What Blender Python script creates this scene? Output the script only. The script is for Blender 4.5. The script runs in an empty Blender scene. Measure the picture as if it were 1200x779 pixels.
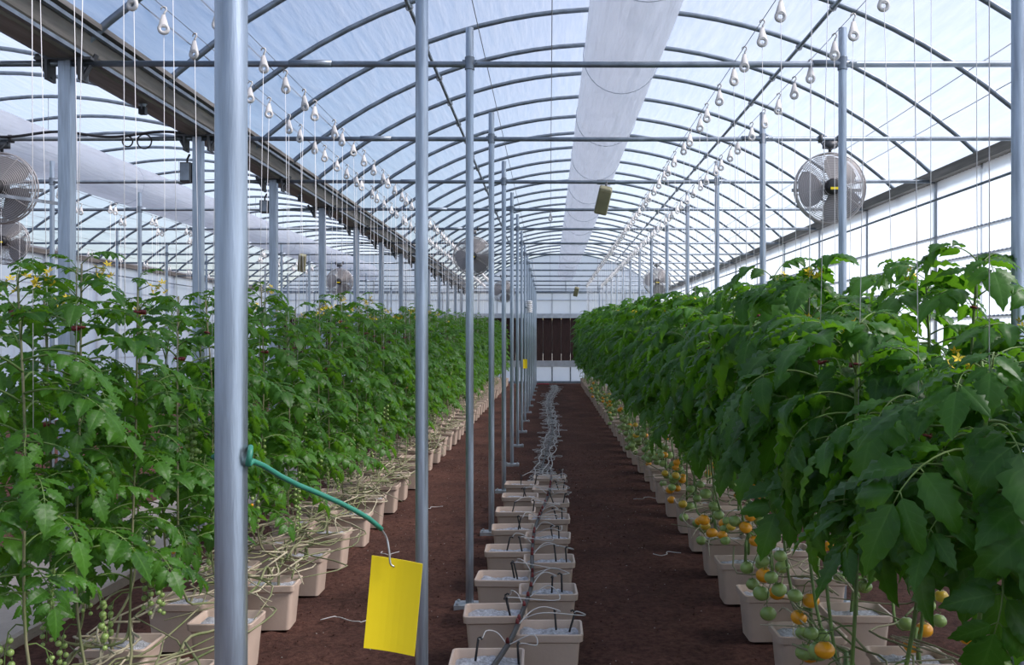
import bpy, math, random
from mathutils import Vector, Matrix, Euler, noise as mnoise
PI = math.pi
R = random.Random(7)
sc = bpy.context.scene
COL = sc.collection

# ------------------------------------------------------------------ camera
# photo frame 1200x779; rows of posts converge at (644, 397): level camera looking along +Y
F_PX, VPX, VPY, EYE = 1111.0, 644.0, 397.0, 1.5
cam_d = bpy.data.cameras.new('camera')
cam = bpy.data.objects.new('camera', cam_d)
COL.objects.link(cam)
cam.location = (0, 0, EYE)
cam.rotation_euler = (PI / 2, 0, 0)
cam_d.sensor_width = 36.0
cam_d.lens = F_PX / 1200 * 36.0
cam_d.shift_x = -(VPX - 600.0) / 1200.0
cam_d.shift_y = (VPY - 389.5) / 1200.0
cam_d.clip_start = 0.05
cam_d.clip_end = 800
sc.camera = cam

# ------------------------------------------------------------------ sky and sun
SUN_EL, SUN_AZ = math.radians(44), math.radians(-10)      # azimuth measured from +X (right) towards +Y (far end)
w = bpy.data.worlds.new('sky')
sc.world = w
w.use_nodes = True
nt = w.node_tree
nt.nodes.clear()
sky = nt.nodes.new('ShaderNodeTexSky')
sky.sky_type = 'NISHITA'
sky.sun_disc = False
sky.sun_elevation = SUN_EL
sky.sun_rotation = PI / 2 - SUN_AZ
sky.air_density = 1.2
sky.dust_density = 0.5
sky.ozone_density = 1.6
bg = nt.nodes.new('ShaderNodeBackground')
bg.inputs['Strength'].default_value = 0.135
wo = nt.nodes.new('ShaderNodeOutputWorld')
nt.links.new(sky.outputs[0], bg.inputs['Color'])
nt.links.new(bg.outputs[0], wo.inputs['Surface'])
sun_d = bpy.data.lights.new('sun', 'SUN')
sun_d.energy = 6.0
sun_d.angle = math.radians(22)
sun_d.color = (1.0, 0.955, 0.89)
sun = bpy.data.objects.new('sun', sun_d)
COL.objects.link(sun)
sdir = Vector((math.cos(SUN_EL) * math.cos(SUN_AZ), math.cos(SUN_EL) * math.sin(SUN_AZ), math.sin(SUN_EL)))
sun.rotation_euler = sdir.to_track_quat('Z', 'Y').to_euler()
sun.location = (20, 5, 20)

vs = sc.view_settings
vs.view_transform = 'Standard'
vs.look = 'None'
vs.gamma = 1.0
vs.exposure = 0.68
vs.use_curve_mapping = False
sc.cycles.max_bounces = 10
sc.cycles.diffuse_bounces = 5
sc.cycles.transmission_bounces = 6
sc.cycles.transparent_max_bounces = 12
sc.cycles.use_denoising = True

# ------------------------------------------------------------------ materials
def new_mat(name):
    m = bpy.data.materials.new(name)
    m.use_nodes = True
    t = m.node_tree
    t.nodes.clear()
    out = t.nodes.new('ShaderNodeOutputMaterial')
    return m, t, out

def principled(name, col, rough=0.5, metal=0.0, var=0.0, scale=8.0, bump=0.0, bscale=40.0, stretch=(1, 1, 1), spec=0.5, col2=None, detail=4.0):
    m, t, out = new_mat(name)
    p = t.nodes.new('ShaderNodeBsdfPrincipled')
    p.inputs['Base Color'].default_value = (*col, 1)
    p.inputs['Roughness'].default_value = rough
    p.inputs['Metallic'].default_value = metal
    p.inputs['Specular IOR Level'].default_value = spec
    t.links.new(p.outputs[0], out.inputs['Surface'])
    if var > 0 or bump > 0 or col2:
        tc = t.nodes.new('ShaderNodeTexCoord')
        mp = t.nodes.new('ShaderNodeMapping')
        mp.inputs['Scale'].default_value = stretch
        t.links.new(tc.outputs['Object'], mp.inputs['Vector'])
    if var > 0 or col2:
        n = t.nodes.new('ShaderNodeTexNoise')
        n.inputs['Scale'].default_value = scale
        n.inputs['Detail'].default_value = detail
        t.links.new(mp.outputs[0], n.inputs['Vector'])
        r = t.nodes.new('ShaderNodeValToRGB')
        c2 = col2 or tuple(min(1, c * (1 + var)) for c in col)
        c1 = col if col2 else tuple(c * (1 - var) for c in col)
        r.color_ramp.elements[0].position = 0.35
        r.color_ramp.elements[1].position = 0.68
        r.color_ramp.elements[0].color = (*c1, 1)
        r.color_ramp.elements[1].color = (*c2, 1)
        t.links.new(n.outputs['Fac'], r.inputs['Fac'])
        t.links.new(r.outputs['Color'], p.inputs['Base Color'])
    if bump > 0:
        n2 = t.nodes.new('ShaderNodeTexNoise')
        n2.inputs['Scale'].default_value = bscale
        n2.inputs['Detail'].default_value = 6.0
        t.links.new(mp.outputs[0], n2.inputs['Vector'])
        b = t.nodes.new('ShaderNodeBump')
        b.inputs['Strength'].default_value = bump
        b.inputs['Distance'].default_value = 0.02
        t.links.new(n2.outputs['Fac'], b.inputs['Height'])
        t.links.new(b.outputs['Normal'], p.inputs['Normal'])
    return m

def film_mat(name, col, transp, wrinkle_scale=(1, 1, 1), wrinkle=0.3, tvar=0.08, gloss=0.06, tint=(0.96, 0.97, 1.0)):
    """thin plastic sheet: diffuse transmission + some clear view through + a little sheen"""
    m, t, out = new_mat(name)
    tc = t.nodes.new('ShaderNodeTexCoord')
    mp = t.nodes.new('ShaderNodeMapping')
    mp.inputs['Scale'].default_value = wrinkle_scale
    t.links.new(tc.outputs['Object'], mp.inputs['Vector'])
    n = t.nodes.new('ShaderNodeTexNoise')
    n.inputs['Scale'].default_value = 3.0
    n.inputs['Detail'].default_value = 5.0
    t.links.new(mp.outputs[0], n.inputs['Vector'])
    b = t.nodes.new('ShaderNodeBump')
    b.inputs['Strength'].default_value = wrinkle
    b.inputs['Distance'].default_value = 0.03
    t.links.new(n.outputs['Fac'], b.inputs['Height'])
    tr = t.nodes.new('ShaderNodeBsdfTranslucent')
    tr.inputs['Color'].default_value = (*col, 1)
    df = t.nodes.new('ShaderNodeBsdfDiffuse')
    df.inputs['Color'].default_value = (*col, 1)
    tp = t.nodes.new('ShaderNodeBsdfTransparent')
    tp.inputs['Color'].default_value = (*tint, 1)
    gl = t.nodes.new('ShaderNodeBsdfGlossy')
    gl.inputs['Roughness'].default_value = 0.25
    for x in (tr, df, gl):
        t.links.new(b.outputs['Normal'], x.inputs['Normal'])
    m1 = t.nodes.new('ShaderNodeMixShader')
    m1.inputs[0].default_value = 0.3
    t.links.new(tr.outputs[0], m1.inputs[1])
    t.links.new(df.outputs[0], m1.inputs[2])
    mr = t.nodes.new('ShaderNodeMapRange')
    mr.inputs['From Min'].default_value = 0.3
    mr.inputs['From Max'].default_value = 0.7
    mr.inputs['To Min'].default_value = max(0, transp - tvar)
    mr.inputs['To Max'].default_value = transp + tvar
    t.links.new(n.outputs['Fac'], mr.inputs['Value'])
    m2 = t.nodes.new('ShaderNodeMixShader')
    t.links.new(mr.outputs[0], m2.inputs[0])
    t.links.new(m1.outputs[0], m2.inputs[1])
    t.links.new(tp.outputs[0], m2.inputs[2])
    m3 = t.nodes.new('ShaderNodeMixShader')
    m3.inputs[0].default_value = gloss
    t.links.new(m2.outputs[0], m3.inputs[1])
    t.links.new(gl.outputs[0], m3.inputs[2])
    t.links.new(m3.outputs[0], out.inputs['Surface'])
    return m

def leaf_mat(name, dark, light, trans):
    m, t, out = new_mat(name)
    oi = t.nodes.new('ShaderNodeObjectInfo')
    geo = t.nodes.new('ShaderNodeNewGeometry')
    n = t.nodes.new('ShaderNodeTexNoise')
    n.inputs['Scale'].default_value = 5.0
    n.inputs['Detail'].default_value = 2.0
    t.links.new(geo.outputs['Position'], n.inputs['Vector'])
    ad = t.nodes.new('ShaderNodeMath')
    ad.operation = 'MULTIPLY_ADD'
    ad.inputs[1].default_value = 0.35
    t.links.new(oi.outputs['Random'], ad.inputs[0])
    t.links.new(n.outputs['Fac'], ad.inputs[2])
    r = t.nodes.new('ShaderNodeValToRGB')
    r.color_ramp.elements[0].position = 0.35
    r.color_ramp.elements[1].position = 0.95
    r.color_ramp.elements[0].color = (*dark, 1)
    r.color_ramp.elements[1].color = (*light, 1)
    t.links.new(ad.outputs[0], r.inputs['Fac'])
    # veins from the leaflet's own coordinates (u along, v across)
    uv = t.nodes.new('ShaderNodeTexCoord')
    sx = t.nodes.new('ShaderNodeSeparateXYZ')
    t.links.new(uv.outputs['UV'], sx.inputs[0])
    def math_n(op, a, b=None, bv=0.0):
        q = t.nodes.new('ShaderNodeMath')
        q.operation = op
        t.links.new(a, q.inputs[0])
        if b is not None:
            t.links.new(b, q.inputs[1])
        else:
            q.inputs[1].default_value = bv
        return q.outputs[0]
    av = math_n('ABSOLUTE', math_n('SUBTRACT', sx.outputs['Y'], None, 0.5))
    mid = math_n('LESS_THAN', av, None, 0.035)
    sv = math_n('SUBTRACT', sx.outputs['X'], math_n('MULTIPLY', av, None, 0.45))
    fr = math_n('FRACT', math_n('MULTIPLY', sv, None, 6.0))
    side = math_n('MULTIPLY', math_n('LESS_THAN', fr, None, 0.14), None, 0.6)
    vein = math_n('MULTIPLY', math_n('MAXIMUM', mid, side), None, 0.4)
    mx = t.nodes.new('ShaderNodeMix')
    mx.data_type = 'RGBA'
    t.links.new(vein, mx.inputs['Factor'])
    t.links.new(r.outputs['Color'], mx.inputs['A'])
    mx.inputs['B'].default_value = (light[0] * 1.5 + 0.02, light[1] * 1.35 + 0.02, light[2] * 1.5 + 0.02, 1)
    p = t.nodes.new('ShaderNodeBsdfPrincipled')
    p.inputs['Roughness'].default_value = 0.42
    p.inputs['Specular IOR Level'].default_value = 0.38
    t.links.new(mx.outputs['Result'], p.inputs['Base Color'])
    bp = t.nodes.new('ShaderNodeBump')
    bp.inputs['Strength'].default_value = 0.5
    bp.inputs['Distance'].default_value = 0.004
    t.links.new(fr, bp.inputs['Height'])
    t.links.new(bp.outputs['Normal'], p.inputs['Normal'])
    tl = t.nodes.new('ShaderNodeBsdfTranslucent')
    tl.inputs['Color'].default_value = (*trans, 1)
    ms = t.nodes.new('ShaderNodeMixShader')
    ms.inputs[0].default_value = 0.35
    t.links.new(p.outputs[0], ms.inputs[1])
    t.links.new(tl.outputs[0], ms.inputs[2])
    t.links.new(ms.outputs[0], out.inputs['Surface'])
    return m

M = {}
M['steel'] = principled('galvanised_steel', (0.36, 0.42, 0.48), 0.34, 0.85, var=0.16, scale=6, stretch=(14, 14, 1.0), bump=0.08, bscale=30)
M['steel_dark'] = principled('weathered_steel', (0.21, 0.25, 0.29), 0.42, 0.6, var=0.2, scale=10)
M['steel_flat'] = principled('galvanised_plate', (0.42, 0.44, 0.45), 0.5, 0.6, var=0.25, scale=14, bump=0.15)
M['gutter'] = principled('gutter_sheet', (0.20, 0.185, 0.165), 0.5, 0.3, var=0.3, scale=3, stretch=(8, 0.6, 8))
M['film'] = film_mat('roof_film', (0.55, 0.55, 0.595), 0.52, (5.0, 0.5, 5.0), 0.4, tvar=0.07, tint=(0.95, 0.92, 1.0))
M['duct'] = film_mat('duct_film', (0.70, 0.74, 0.79), 0.16, (6, 0.5, 6), 0.6, gloss=0.10)
M['soil'] = None
M['concrete'] = principled('concrete', (0.36, 0.315, 0.265), 0.9, 0, var=0.16, scale=3, bump=0.25, bscale=60)
M['pot'] = principled('beige_plastic', (0.55, 0.43, 0.34), 0.5, 0, var=0.06, scale=5, bump=0.05, bscale=80)
M['perlite'] = principled('perlite', (0.60, 0.62, 0.66), 0.95, 0, var=0.3, scale=60, bump=1.0, bscale=140)
M['hose'] = principled('black_hose', (0.035, 0.033, 0.033), 0.5, 0, var=0.3, scale=20)
M['tube'] = principled('pale_microtube', (0.52, 0.51, 0.49), 0.5)
M['stake'] = principled('black_plastic', (0.015, 0.015, 0.016), 0.5)
M['redclip'] = principled('dark_red_clip', (0.16, 0.018, 0.018), 0.45)
M['hook'] = principled('white_plastic', (0.60, 0.59, 0.56), 0.45)
M['string'] = principled('white_string', (0.80, 0.80, 0.78), 0.8)
M['wire'] = principled('thin_wire', (0.22, 0.22, 0.22), 0.5, 0.6)
M['yellow'] = principled('yellow_card', (0.92, 0.70, 0.008), 0.42, 0, var=0.04, scale=6)
M['greenwire'] = principled('green_insulation', (0.03, 0.20, 0.13), 0.45, 0, var=0.1, scale=30)
M['barewire'] = principled('bare_wire', (0.45, 0.45, 0.43), 0.35, 0.8)
M['pad'] = principled('cooling_pad', (0.030, 0.0125, 0.010), 0.95, 0, var=0.35, scale=5, bump=0.8, bscale=26, stretch=(6, 1, 1))
M['frame'] = principled('grey_frame', (0.40, 0.44, 0.48), 0.5, 0.3, var=0.1, scale=8)
M['cage'] = principled('fan_guard_wire', (0.42, 0.40, 0.39), 0.5, 0.5)
M['blade'] = principled('fan_blade', (0.30, 0.29, 0.285), 0.5, 0.4)
M['motor'] = principled('fan_motor', (0.02, 0.02, 0.022), 0.5)
M['motor_red'] = principled('motor_label', (0.45, 0.03, 0.06), 0.5)
M['lampbox'] = principled('lamp_housing', (0.22, 0.21, 0.12), 0.35, 0, var=0.15, scale=10)
M['darkbox'] = principled('dark_box', (0.05, 0.055, 0.06), 0.5)
M['sensor'] = principled('sensor_white', (0.72, 0.72, 0.70), 0.5)
M['stem'] = principled('green_stem', (0.13, 0.21, 0.05), 0.6, 0, var=0.3, scale=14)
M['oldstem'] = principled('tan_green_stem', (0.26, 0.24, 0.14), 0.75, 0, col2=(0.12, 0.16, 0.05), scale=7)
M['leafB'] = leaf_mat('broad_leaf', (0.012, 0.056, 0.007), (0.05, 0.160, 0.014), (0.17, 0.43, 0.018))
M['leafC'] = leaf_mat('cherry_leaf', (0.017, 0.074, 0.008), (0.072, 0.205, 0.018), (0.20, 0.47, 0.022))
M['fruit_green'] = principled('green_tomato', (0.25, 0.36, 0.10), 0.3, 0, var=0.15, scale=8)
M['fruit_orange'] = principled('orange_tomato', (0.80, 0.35, 0.018), 0.28, 0, var=0.1, scale=8)
M['fruit_yellow'] = principled('turning_tomato', (0.62, 0.42, 0.04), 0.3, 0, var=0.12, scale=8)
M['fruit_red'] = principled('red_tomato', (0.55, 0.035, 0.015), 0.28, 0, var=0.1, scale=8)
M['petal'] = principled('yellow_petal', (0.75, 0.55, 0.02), 0.6)
M['drygrass'] = principled('dry_stem', (0.42, 0.38, 0.26), 0.85, 0, var=0.3, scale=20)
M['crumb'] = principled('pale_crumb', (0.35, 0.31, 0.28), 0.95)
M['outside'] = principled('outside_ground', (0.40, 0.37, 0.33), 0.95, 0, var=0.2, scale=0.3)

def soil_mat():
    m, t, out = new_mat('red_brown_soil')
    tc = t.nodes.new('ShaderNodeTexCoord')
    p = t.nodes.new('ShaderNodeBsdfPrincipled')
    p.inputs['Roughness'].default_value = 1.0
    p.inputs['Specular IOR Level'].default_value = 0.1
    n1 = t.nodes.new('ShaderNodeTexNoise')
    n1.inputs['Scale'].default_value = 1.3
    n1.inputs['Detail'].default_value = 4
    n2 = t.nodes.new('ShaderNodeTexNoise')
    n2.inputs['Scale'].default_value = 34
    n2.inputs['Detail'].default_value = 8
    n2.inputs['Roughness'].default_value = 0.7
    for n in (n1, n2):
        t.links.new(tc.outputs['Object'], n.inputs['Vector'])
    r1 = t.nodes.new('ShaderNodeValToRGB')
    r1.color_ramp.elements[0].position, r1.color_ramp.elements[1].position = 0.3, 0.7
    r1.color_ramp.elements[0].color = (0.064, 0.033, 0.026, 1)
    r1.color_ramp.elements[1].color = (0.128, 0.062, 0.046, 1)
    r2 = t.nodes.new('ShaderNodeValToRGB')
    r2.color_ramp.elements[0].position, r2.color_ramp.elements[1].position = 0.32, 0.72
    r2.color_ramp.elements[0].color = (0.45, 0.45, 0.45, 1)
    r2.color_ramp.elements[1].color = (1.5, 1.5, 1.5, 1)
    t.links.new(n1.outputs['Fac'], r1.inputs['Fac'])
    t.links.new(n2.outputs['Fac'], r2.inputs['Fac'])
    mx = t.nodes.new('ShaderNodeMix')
    mx.data_type = 'RGBA'
    mx.blend_type = 'MULTIPLY'
    mx.inputs['Factor'].default_value = 1.0
    t.links.new(r1.outputs['Color'], mx.inputs['A'])
    t.links.new(r2.outputs['Color'], mx.inputs['B'])
    t.links.new(mx.outputs['Result'], p.inputs['Base Color'])
    b = t.nodes.new('ShaderNodeBump')
    b.inputs['Strength'].default_value = 0.9
    b.inputs['Distance'].default_value = 0.02
    t.links.new(n2.outputs['Fac'], b.inputs['Height'])
    t.links.new(b.outputs['Normal'], p.inputs['Normal'])
    t.links.new(p.outputs[0], out.inputs['Surface'])
    return m
M['soil'] = soil_mat()

def poly_mat():
    """corrugated translucent wall sheet: vertical flutes"""
    m = film_mat('corrugated_sheet', (0.55, 0.60, 0.70), 0.06, (0.6, 0.6, 0.4), 0.15, tvar=0.04, gloss=0.05)
    return m
M['poly'] = poly_mat()

# ------------------------------------------------------------------ mesh building
class MB:
    def __init__(s):
        s.v, s.f, s.m, s.uv = [], [], [], {}
    def add(s, verts, faces, mi=0, uvs=None):
        o = len(s.v)
        s.v.extend(Vector(q) for q in verts)
        if uvs:
            for i, q in enumerate(uvs):
                s.uv[o + i] = q
        for f in faces:
            s.f.append(tuple(o + i for i in f))
            s.m.append(mi)
        return o
    def merge(s, other, mat=None, mi=None):
        vs_ = [mat @ q for q in other.v] if mat is not None else list(other.v)
        o = len(s.v)
        s.v.extend(vs_)
        for i, q in other.uv.items():
            s.uv[o + i] = q
        for f, k in zip(other.f, other.m):
            s.f.append(tuple(o + i for i in f))
            s.m.append(k if mi is None else mi)
    def box(s, x0, x1, y0, y1, z0, z1, mi=0):
        s.add([(x0, y0, z0), (x1, y0, z0), (x1, y1, z0), (x0, y1, z0), (x0, y0, z1), (x1, y0, z1), (x1, y1, z1), (x0, y1, z1)],
              [(3, 2, 1, 0), (4, 5, 6, 7), (0, 1, 5, 4), (1, 2, 6, 5), (2, 3, 7, 6), (3, 0, 4, 7)], mi)
    def tube(s, pts, r, n=6, mi=0, caps=True, closed=False):
        pts = [Vector(p) for p in pts]
        rs = r if isinstance(r, (list, tuple)) else [r] * len(pts)
        N = len(pts)
        up = None
        verts = []
        for i, p in enumerate(pts):
            a = pts[(i - 1) % N] if (closed or i > 0) else p
            b = pts[(i + 1) % N] if (closed or i < N - 1) else p
            d = (b - a)
            d = d.normalized() if d.length > 1e-9 else Vector((0, 0, 1))
            if up is None:
                up = Vector((0, 0, 1)) if abs(d.z) < 0.9 else Vector((1, 0, 0))
            up = (up - d * up.dot(d))
            up = up.normalized() if up.length > 1e-6 else d.orthogonal().normalized()
            sd = d.cross(up)
            for k in range(n):
                an = 2 * PI * k / n
                verts.append(p + (sd * math.cos(an) + up * math.sin(an)) * rs[i])
        faces = []
        for i in range(N if closed else N - 1):
            j = (i + 1) % N
            for k in range(n):
                k2 = (k + 1) % n
                faces.append((i * n + k, i * n + k2, j * n + k2, j * n + k))
        if caps and not closed:
            faces.append(tuple(range(n - 1, -1, -1)))
            faces.append(tuple((N - 1) * n + k for k in range(n)))
        s.add(verts, faces, mi)
    def ring(s, c, r, tr, axis='Y', n=32, k=4, mi=0):
        pts = []
        for i in range(n):
            a = 2 * PI * i / n
            u, v = r * math.cos(a), r * math.sin(a)
            pts.append(Vector(c) + (Vector((u, 0, v)) if axis == 'Y' else Vector((u, v, 0)) if axis == 'Z' else Vector((0, u, v))))
        s.tube(pts, tr, k, mi, closed=True)
    def lathe(s, prof, n=16, mi=0, mat=None):
        verts, faces = [], []
        for (r, z) in prof:
            for k in range(n):
                a = 2 * PI * k / n
                q = Vector((r * math.cos(a), r * math.sin(a), z))
                verts.append(mat @ q if mat is not None else q)
        for i in range(len(prof) - 1):
            for k in range(n):
                k2 = (k + 1) % n
                faces.append((i * n + k, i * n + k2, (i + 1) * n + k2, (i + 1) * n + k))
        faces.append(tuple(range(n - 1, -1, -1)))
        faces.append(tuple((len(prof) - 1) * n + k for k in range(n)))
        s.add(verts, faces, mi)
    def mesh(s, name, mats, smooth=True):
        me = bpy.data.meshes.new(name)
        me.from_pydata([tuple(q) for q in s.v], [], s.f)
        if not isinstance(mats, (list, tuple)):
            mats = [mats]
        for q in mats:
            me.materials.append(M[q] if isinstance(q, str) else q)
        if len(mats) > 1:
            me.polygons.foreach_set('material_index', s.m)
        if s.uv:
            ul = me.uv_layers.new(name='UVMap')
            for lp in me.loops:
                ul.data[lp.index].uv = s.uv.get(lp.vertex_index, (0.3, 0.95))
        if smooth:
            me.polygons.foreach_set('use_smooth', [True] * len(me.polygons))
        me.update()
        return me
    def build(s, name, mats, parent=None, smooth=True, loc=None):
        return place(name, s.mesh(name, mats, smooth), parent, loc)

def place(name, me, parent=None, loc=None, rot=None, scale=None):
    o = bpy.data.objects.new(name, me)
    COL.objects.link(o)
    if parent is not None:
        o.parent = parent
    if loc is not None:
        o.location = loc
    if rot is not None:
        o.rotation_euler = rot
    if scale is not None:
        o.scale = (scale,) * 3 if isinstance(scale, (int, float)) else scale
    return o

def tag(o, label=None, cat=None, group=None, kind=None):
    if label: o['label'] = label
    if cat: o['category'] = cat
    if group: o['group'] = group
    if kind: o['kind'] = kind
    return o

def thing(name, label, cat, loc=(0, 0, 0), group=None, rotz=0.0):
    o = bpy.data.objects.new(name, None)
    COL.objects.link(o)
    o.empty_display_size = 0.1
    o.location = loc
    o.rotation_euler = (0, 0, rotz)
    return tag(o, label, cat, group)

def struct(name, mb, mats, parent=None, smooth=False, label=None):
    o = mb.build(name, mats, parent, smooth)
    if parent is None:
        o['kind'] = 'structure'
        if label: o['label'] = label
    return o

def auto_smooth(me, ang=40):
    """keep hard edges on boxy pieces"""
    me.polygons.foreach_set('use_smooth', [True] * len(me.polygons))
    me.set_sharp_from_angle(angle=math.radians(ang))
    return me

# ------------------------------------------------------------------ the greenhouse shell (metres)
XG, XW, BAY = -2.72, 3.83, 6.55              # valley gutter, right wall, bay width
XL = XG - BAY                                # left wall
Y0, Y1 = -5.66, 32.34                        # front wall (behind the camera), back wall
ZE, ZA = 3.07, 4.40                          # eaves, apex
CEN = [(XG + XW) / 2, (XL + XG) / 2]
HALF = BAY / 2
RAD = (HALF ** 2 + (ZA - ZE) ** 2) / (2 * (ZA - ZE))
POST_Y = [1.34 + 2 * k for k in range(16)]
HOOP_Y = [0.34 + k for k in range(33)]
XP, XQ = -0.45, 1.65                         # the two lines of round posts in the main bay

def arch_z(dx, add=0.0):
    rr = RAD + add
    return ZA - RAD + math.sqrt(max(0, rr * rr - dx * dx))

def arch_pts(cx, n=28, add=0.0):
    return [(cx - HALF + BAY * i / n, arch_z(-HALF + BAY * i / n, add)) for i in range(n + 1)]

# floor: uneven soil
fl = MB()
def axis_steps(lo, hi, fine_lo, fine_hi, fine, coarse):
    out, q = [], lo
    while q < hi:
        out.append(q)
        q += fine if fine_lo <= q < fine_hi else coarse
    out.append(hi)
    return out
gx = axis_steps(XL, XW, -2.7, 1.9, 0.045, 0.25)
gy = axis_steps(Y0, Y1, 2.5, 12, 0.05, 0.2)
vv = []
for y in gy:
    for x in gx:
        a = 0.016 * mnoise.noise(Vector((x * 2.1, y * 2.1, 0))) + 0.012 * mnoise.noise(Vector((x * 8, y * 8, 3))) + 0.007 * mnoise.noise(Vector((x * 19, y * 19, 9)))
        vv.append((x, y, a - 0.016))
W_ = len(gx)
fl.add(vv, [(j * W_ + i, j * W_ + i + 1, (j + 1) * W_ + i + 1, (j + 1) * W_ + i) for j in range(len(gy) - 1) for i in range(W_ - 1)])
floor = struct('floor', fl, 'soil', smooth=True)
# the ground outside, seen only through the sheets
og = MB()
og.box(-150, 150, -150, 150, -0.6, -0.35)
struct('ground', og, 'outside')

# concrete walkway under the valley gutter
wk = MB()
pw = [(-3.55, -0.1), (-2.60, -0.1), (-2.60, 0.045), (-2.62, 0.055), (-3.53, 0.055), (-3.55, 0.045)]
y = Y0 + 0.05
n_slab = 0
walk = None
while y < Y1 - 0.2:
    s_ = MB()
    ya, yb = y, min(y + 2.99, Y1 - 0.05)
    k = len(pw)
    s_.add([(px, ya, pz) for px, pz in pw] + [(px, yb, pz) for px, pz in pw],
           [(i, (i + 1) % k, (i + 1) % k + k, i + k) for i in range(k)] + [tuple(range(k - 1, -1, -1)), tuple(range(k, 2 * k))])
    if walk is None:
        walk = bpy.data.objects.new('walkway', None)
        COL.objects.link(walk)
        tag(walk, 'pale concrete walkway under the valley gutter', None, None, 'structure')
    s_.build('slab', 'concrete', walk, smooth=False)
    y += 3.0

# ceiling: film, hoops, purlins, cross beams, gutters
ceil = bpy.data.objects.new('ceiling', None)
COL.objects.link(ceil)
tag(ceil, 'arched film roof on galvanised hoops', None, None, 'structure')
def film_mesh(cx):
    b = MB()
    ys = []
    q = Y0
    while q < Y1 - 1e-6:
        ys.append(q)
        q += 0.25
    ys.append(Y1)
    n = 36
    verts = []
    for y in ys:
        ph = (y - 0.34) % 1.0
        sag = 0.028 * math.sin(PI * ph)           # the sheet sags a little between hoops
        for i in range(n + 1):
            dx = -HALF + BAY * i / n
            verts.append((cx + dx, y, arch_z(dx, 0.03) - sag))
    b.add(verts, [(j * (n + 1) + i, j * (n + 1) + i + 1, (j + 1) * (n + 1) + i + 1, (j + 1) * (n + 1) + i) for j in range(len(ys) - 1) for i in range(n)])
    return b
for cx in CEN:
    film_mesh(cx).build('roof_film', 'film', ceil)
hb = MB()
hp = [Vector((px - CEN[0], 0, pz)) for px, pz in arch_pts(CEN[0])]
hp = [Vector((-HALF, 0, ZE - 0.04))] + hp + [Vector((HALF, 0, ZE - 0.04))]
hb.tube(hp, 0.0225, 8)
hoop_me = hb.mesh('hoop', 'steel_dark')
fb = MB()
fb.box(-0.022, 0.022, -0.02, 0.02, ZE - 0.07, ZE - 0.02)
foot_me = fb.mesh('hoop_bracket', 'darkbox', False)
for cx in CEN:
    for y in HOOP_Y:
        h_ = place('hoop', hoop_me, ceil, (cx, y, 0))
        for s in (-1, 1):
            place('hoop_bracket', foot_me, h_, (s * HALF, 0, 0))
bb = MB()
bb.tube([(-HALF, 0, 0), (0, 0, -0.006), (HALF, 0, 0)], 0.0175, 8)
for s in (-1.9, 1.05):
    bb.tube([(s - 0.12, 0, 0), (s + 0.12, 0, 0)], 0.021, 8)
beam_me = bb.mesh('cross_beam', 'steel_dark')
for cx in CEN:
    for y in POST_Y:
        place('cross_beam', beam_me, ceil, (cx, y, 3.05))
for cx in CEN:
    for dx, rr in ((-1.64, 0.017), (1.64, 0.017)):
        p_ = MB()
        p_.tube([(cx + dx, Y0 + 0.1, arch_z(dx) - 0.04), (cx + dx, Y1 - 0.1, arch_z(dx) - 0.04)], rr, 8)
        po = p_.build('purlin', 'steel_dark', ceil)
        cl = MB()
        cl.ring((0, 0, 0), 0.026, 0.007, 'Y', 8, 4)
        cl.box(-0.01, 0.01, -0.01, 0.01, 0.0, 0.05)
        cm = cl.mesh('clamp', 'steel_flat')
        for y in HOOP_Y[2:22]:
            place('clamp', cm, po, (cx + dx, y, arch_z(dx) - 0.04))
    for dx in (-2.90, -2.69, 2.69, 2.90):
        p_ = MB()
        p_.tube([(cx + dx, Y0 + 0.1, arch_z(dx) + 0.024), (cx + dx, Y1 - 0.1, arch_z(dx) + 0.024)], 0.0035, 5)
        p_.build('roof_wire', 'wire', ceil)
# gutters
def gutter(x, w_, prof):
    g = MB()
    k = len(prof)
    g.add([(x + px * w_, Y0, pz) for px, pz in prof] + [(x + px * w_, Y1, pz) for px, pz in prof],
          [(i, i + 1, i + 1 + k, i + k) for i in range(k - 1)])
    o = g.build('gutter', 'gutter', ceil, smooth=False)
    md = o.modifiers.new('thick', 'SOLIDIFY')
    md.thickness = 0.006
    return o
VAL = [(-1.35, 3.26), (-1.35, 3.235), (-1.05, 3.23), (-0.75, 3.12), (-0.45, 3.075), (0.45, 3.075), (0.75, 3.12), (1.05, 3.23), (1.35, 3.235), (1.35, 3.26)]
go = gutter(XG, 0.15, VAL)
for s in (-1, 1):
    for dx, zz in ((0.175, 3.215), (0.10, 3.105)):
        lk = MB()
        lk.box(XG + s * dx - 0.014, XG + s * dx + 0.014, Y0 + 0.02, Y1 - 0.02, zz - 0.022, zz)
        lk.build('lock_channel', 'steel_dark', go, False)
gutter(XW, 0.09, [(-1.2, 3.13), (-1.0, 3.05), (0.6, 3.03), (1.2, 3.2)])
gutter(XL, 0.09, [(-1.2, 3.20), (-0.6, 3.03), (1.0, 3.05), (1.2, 3.13)])

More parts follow.
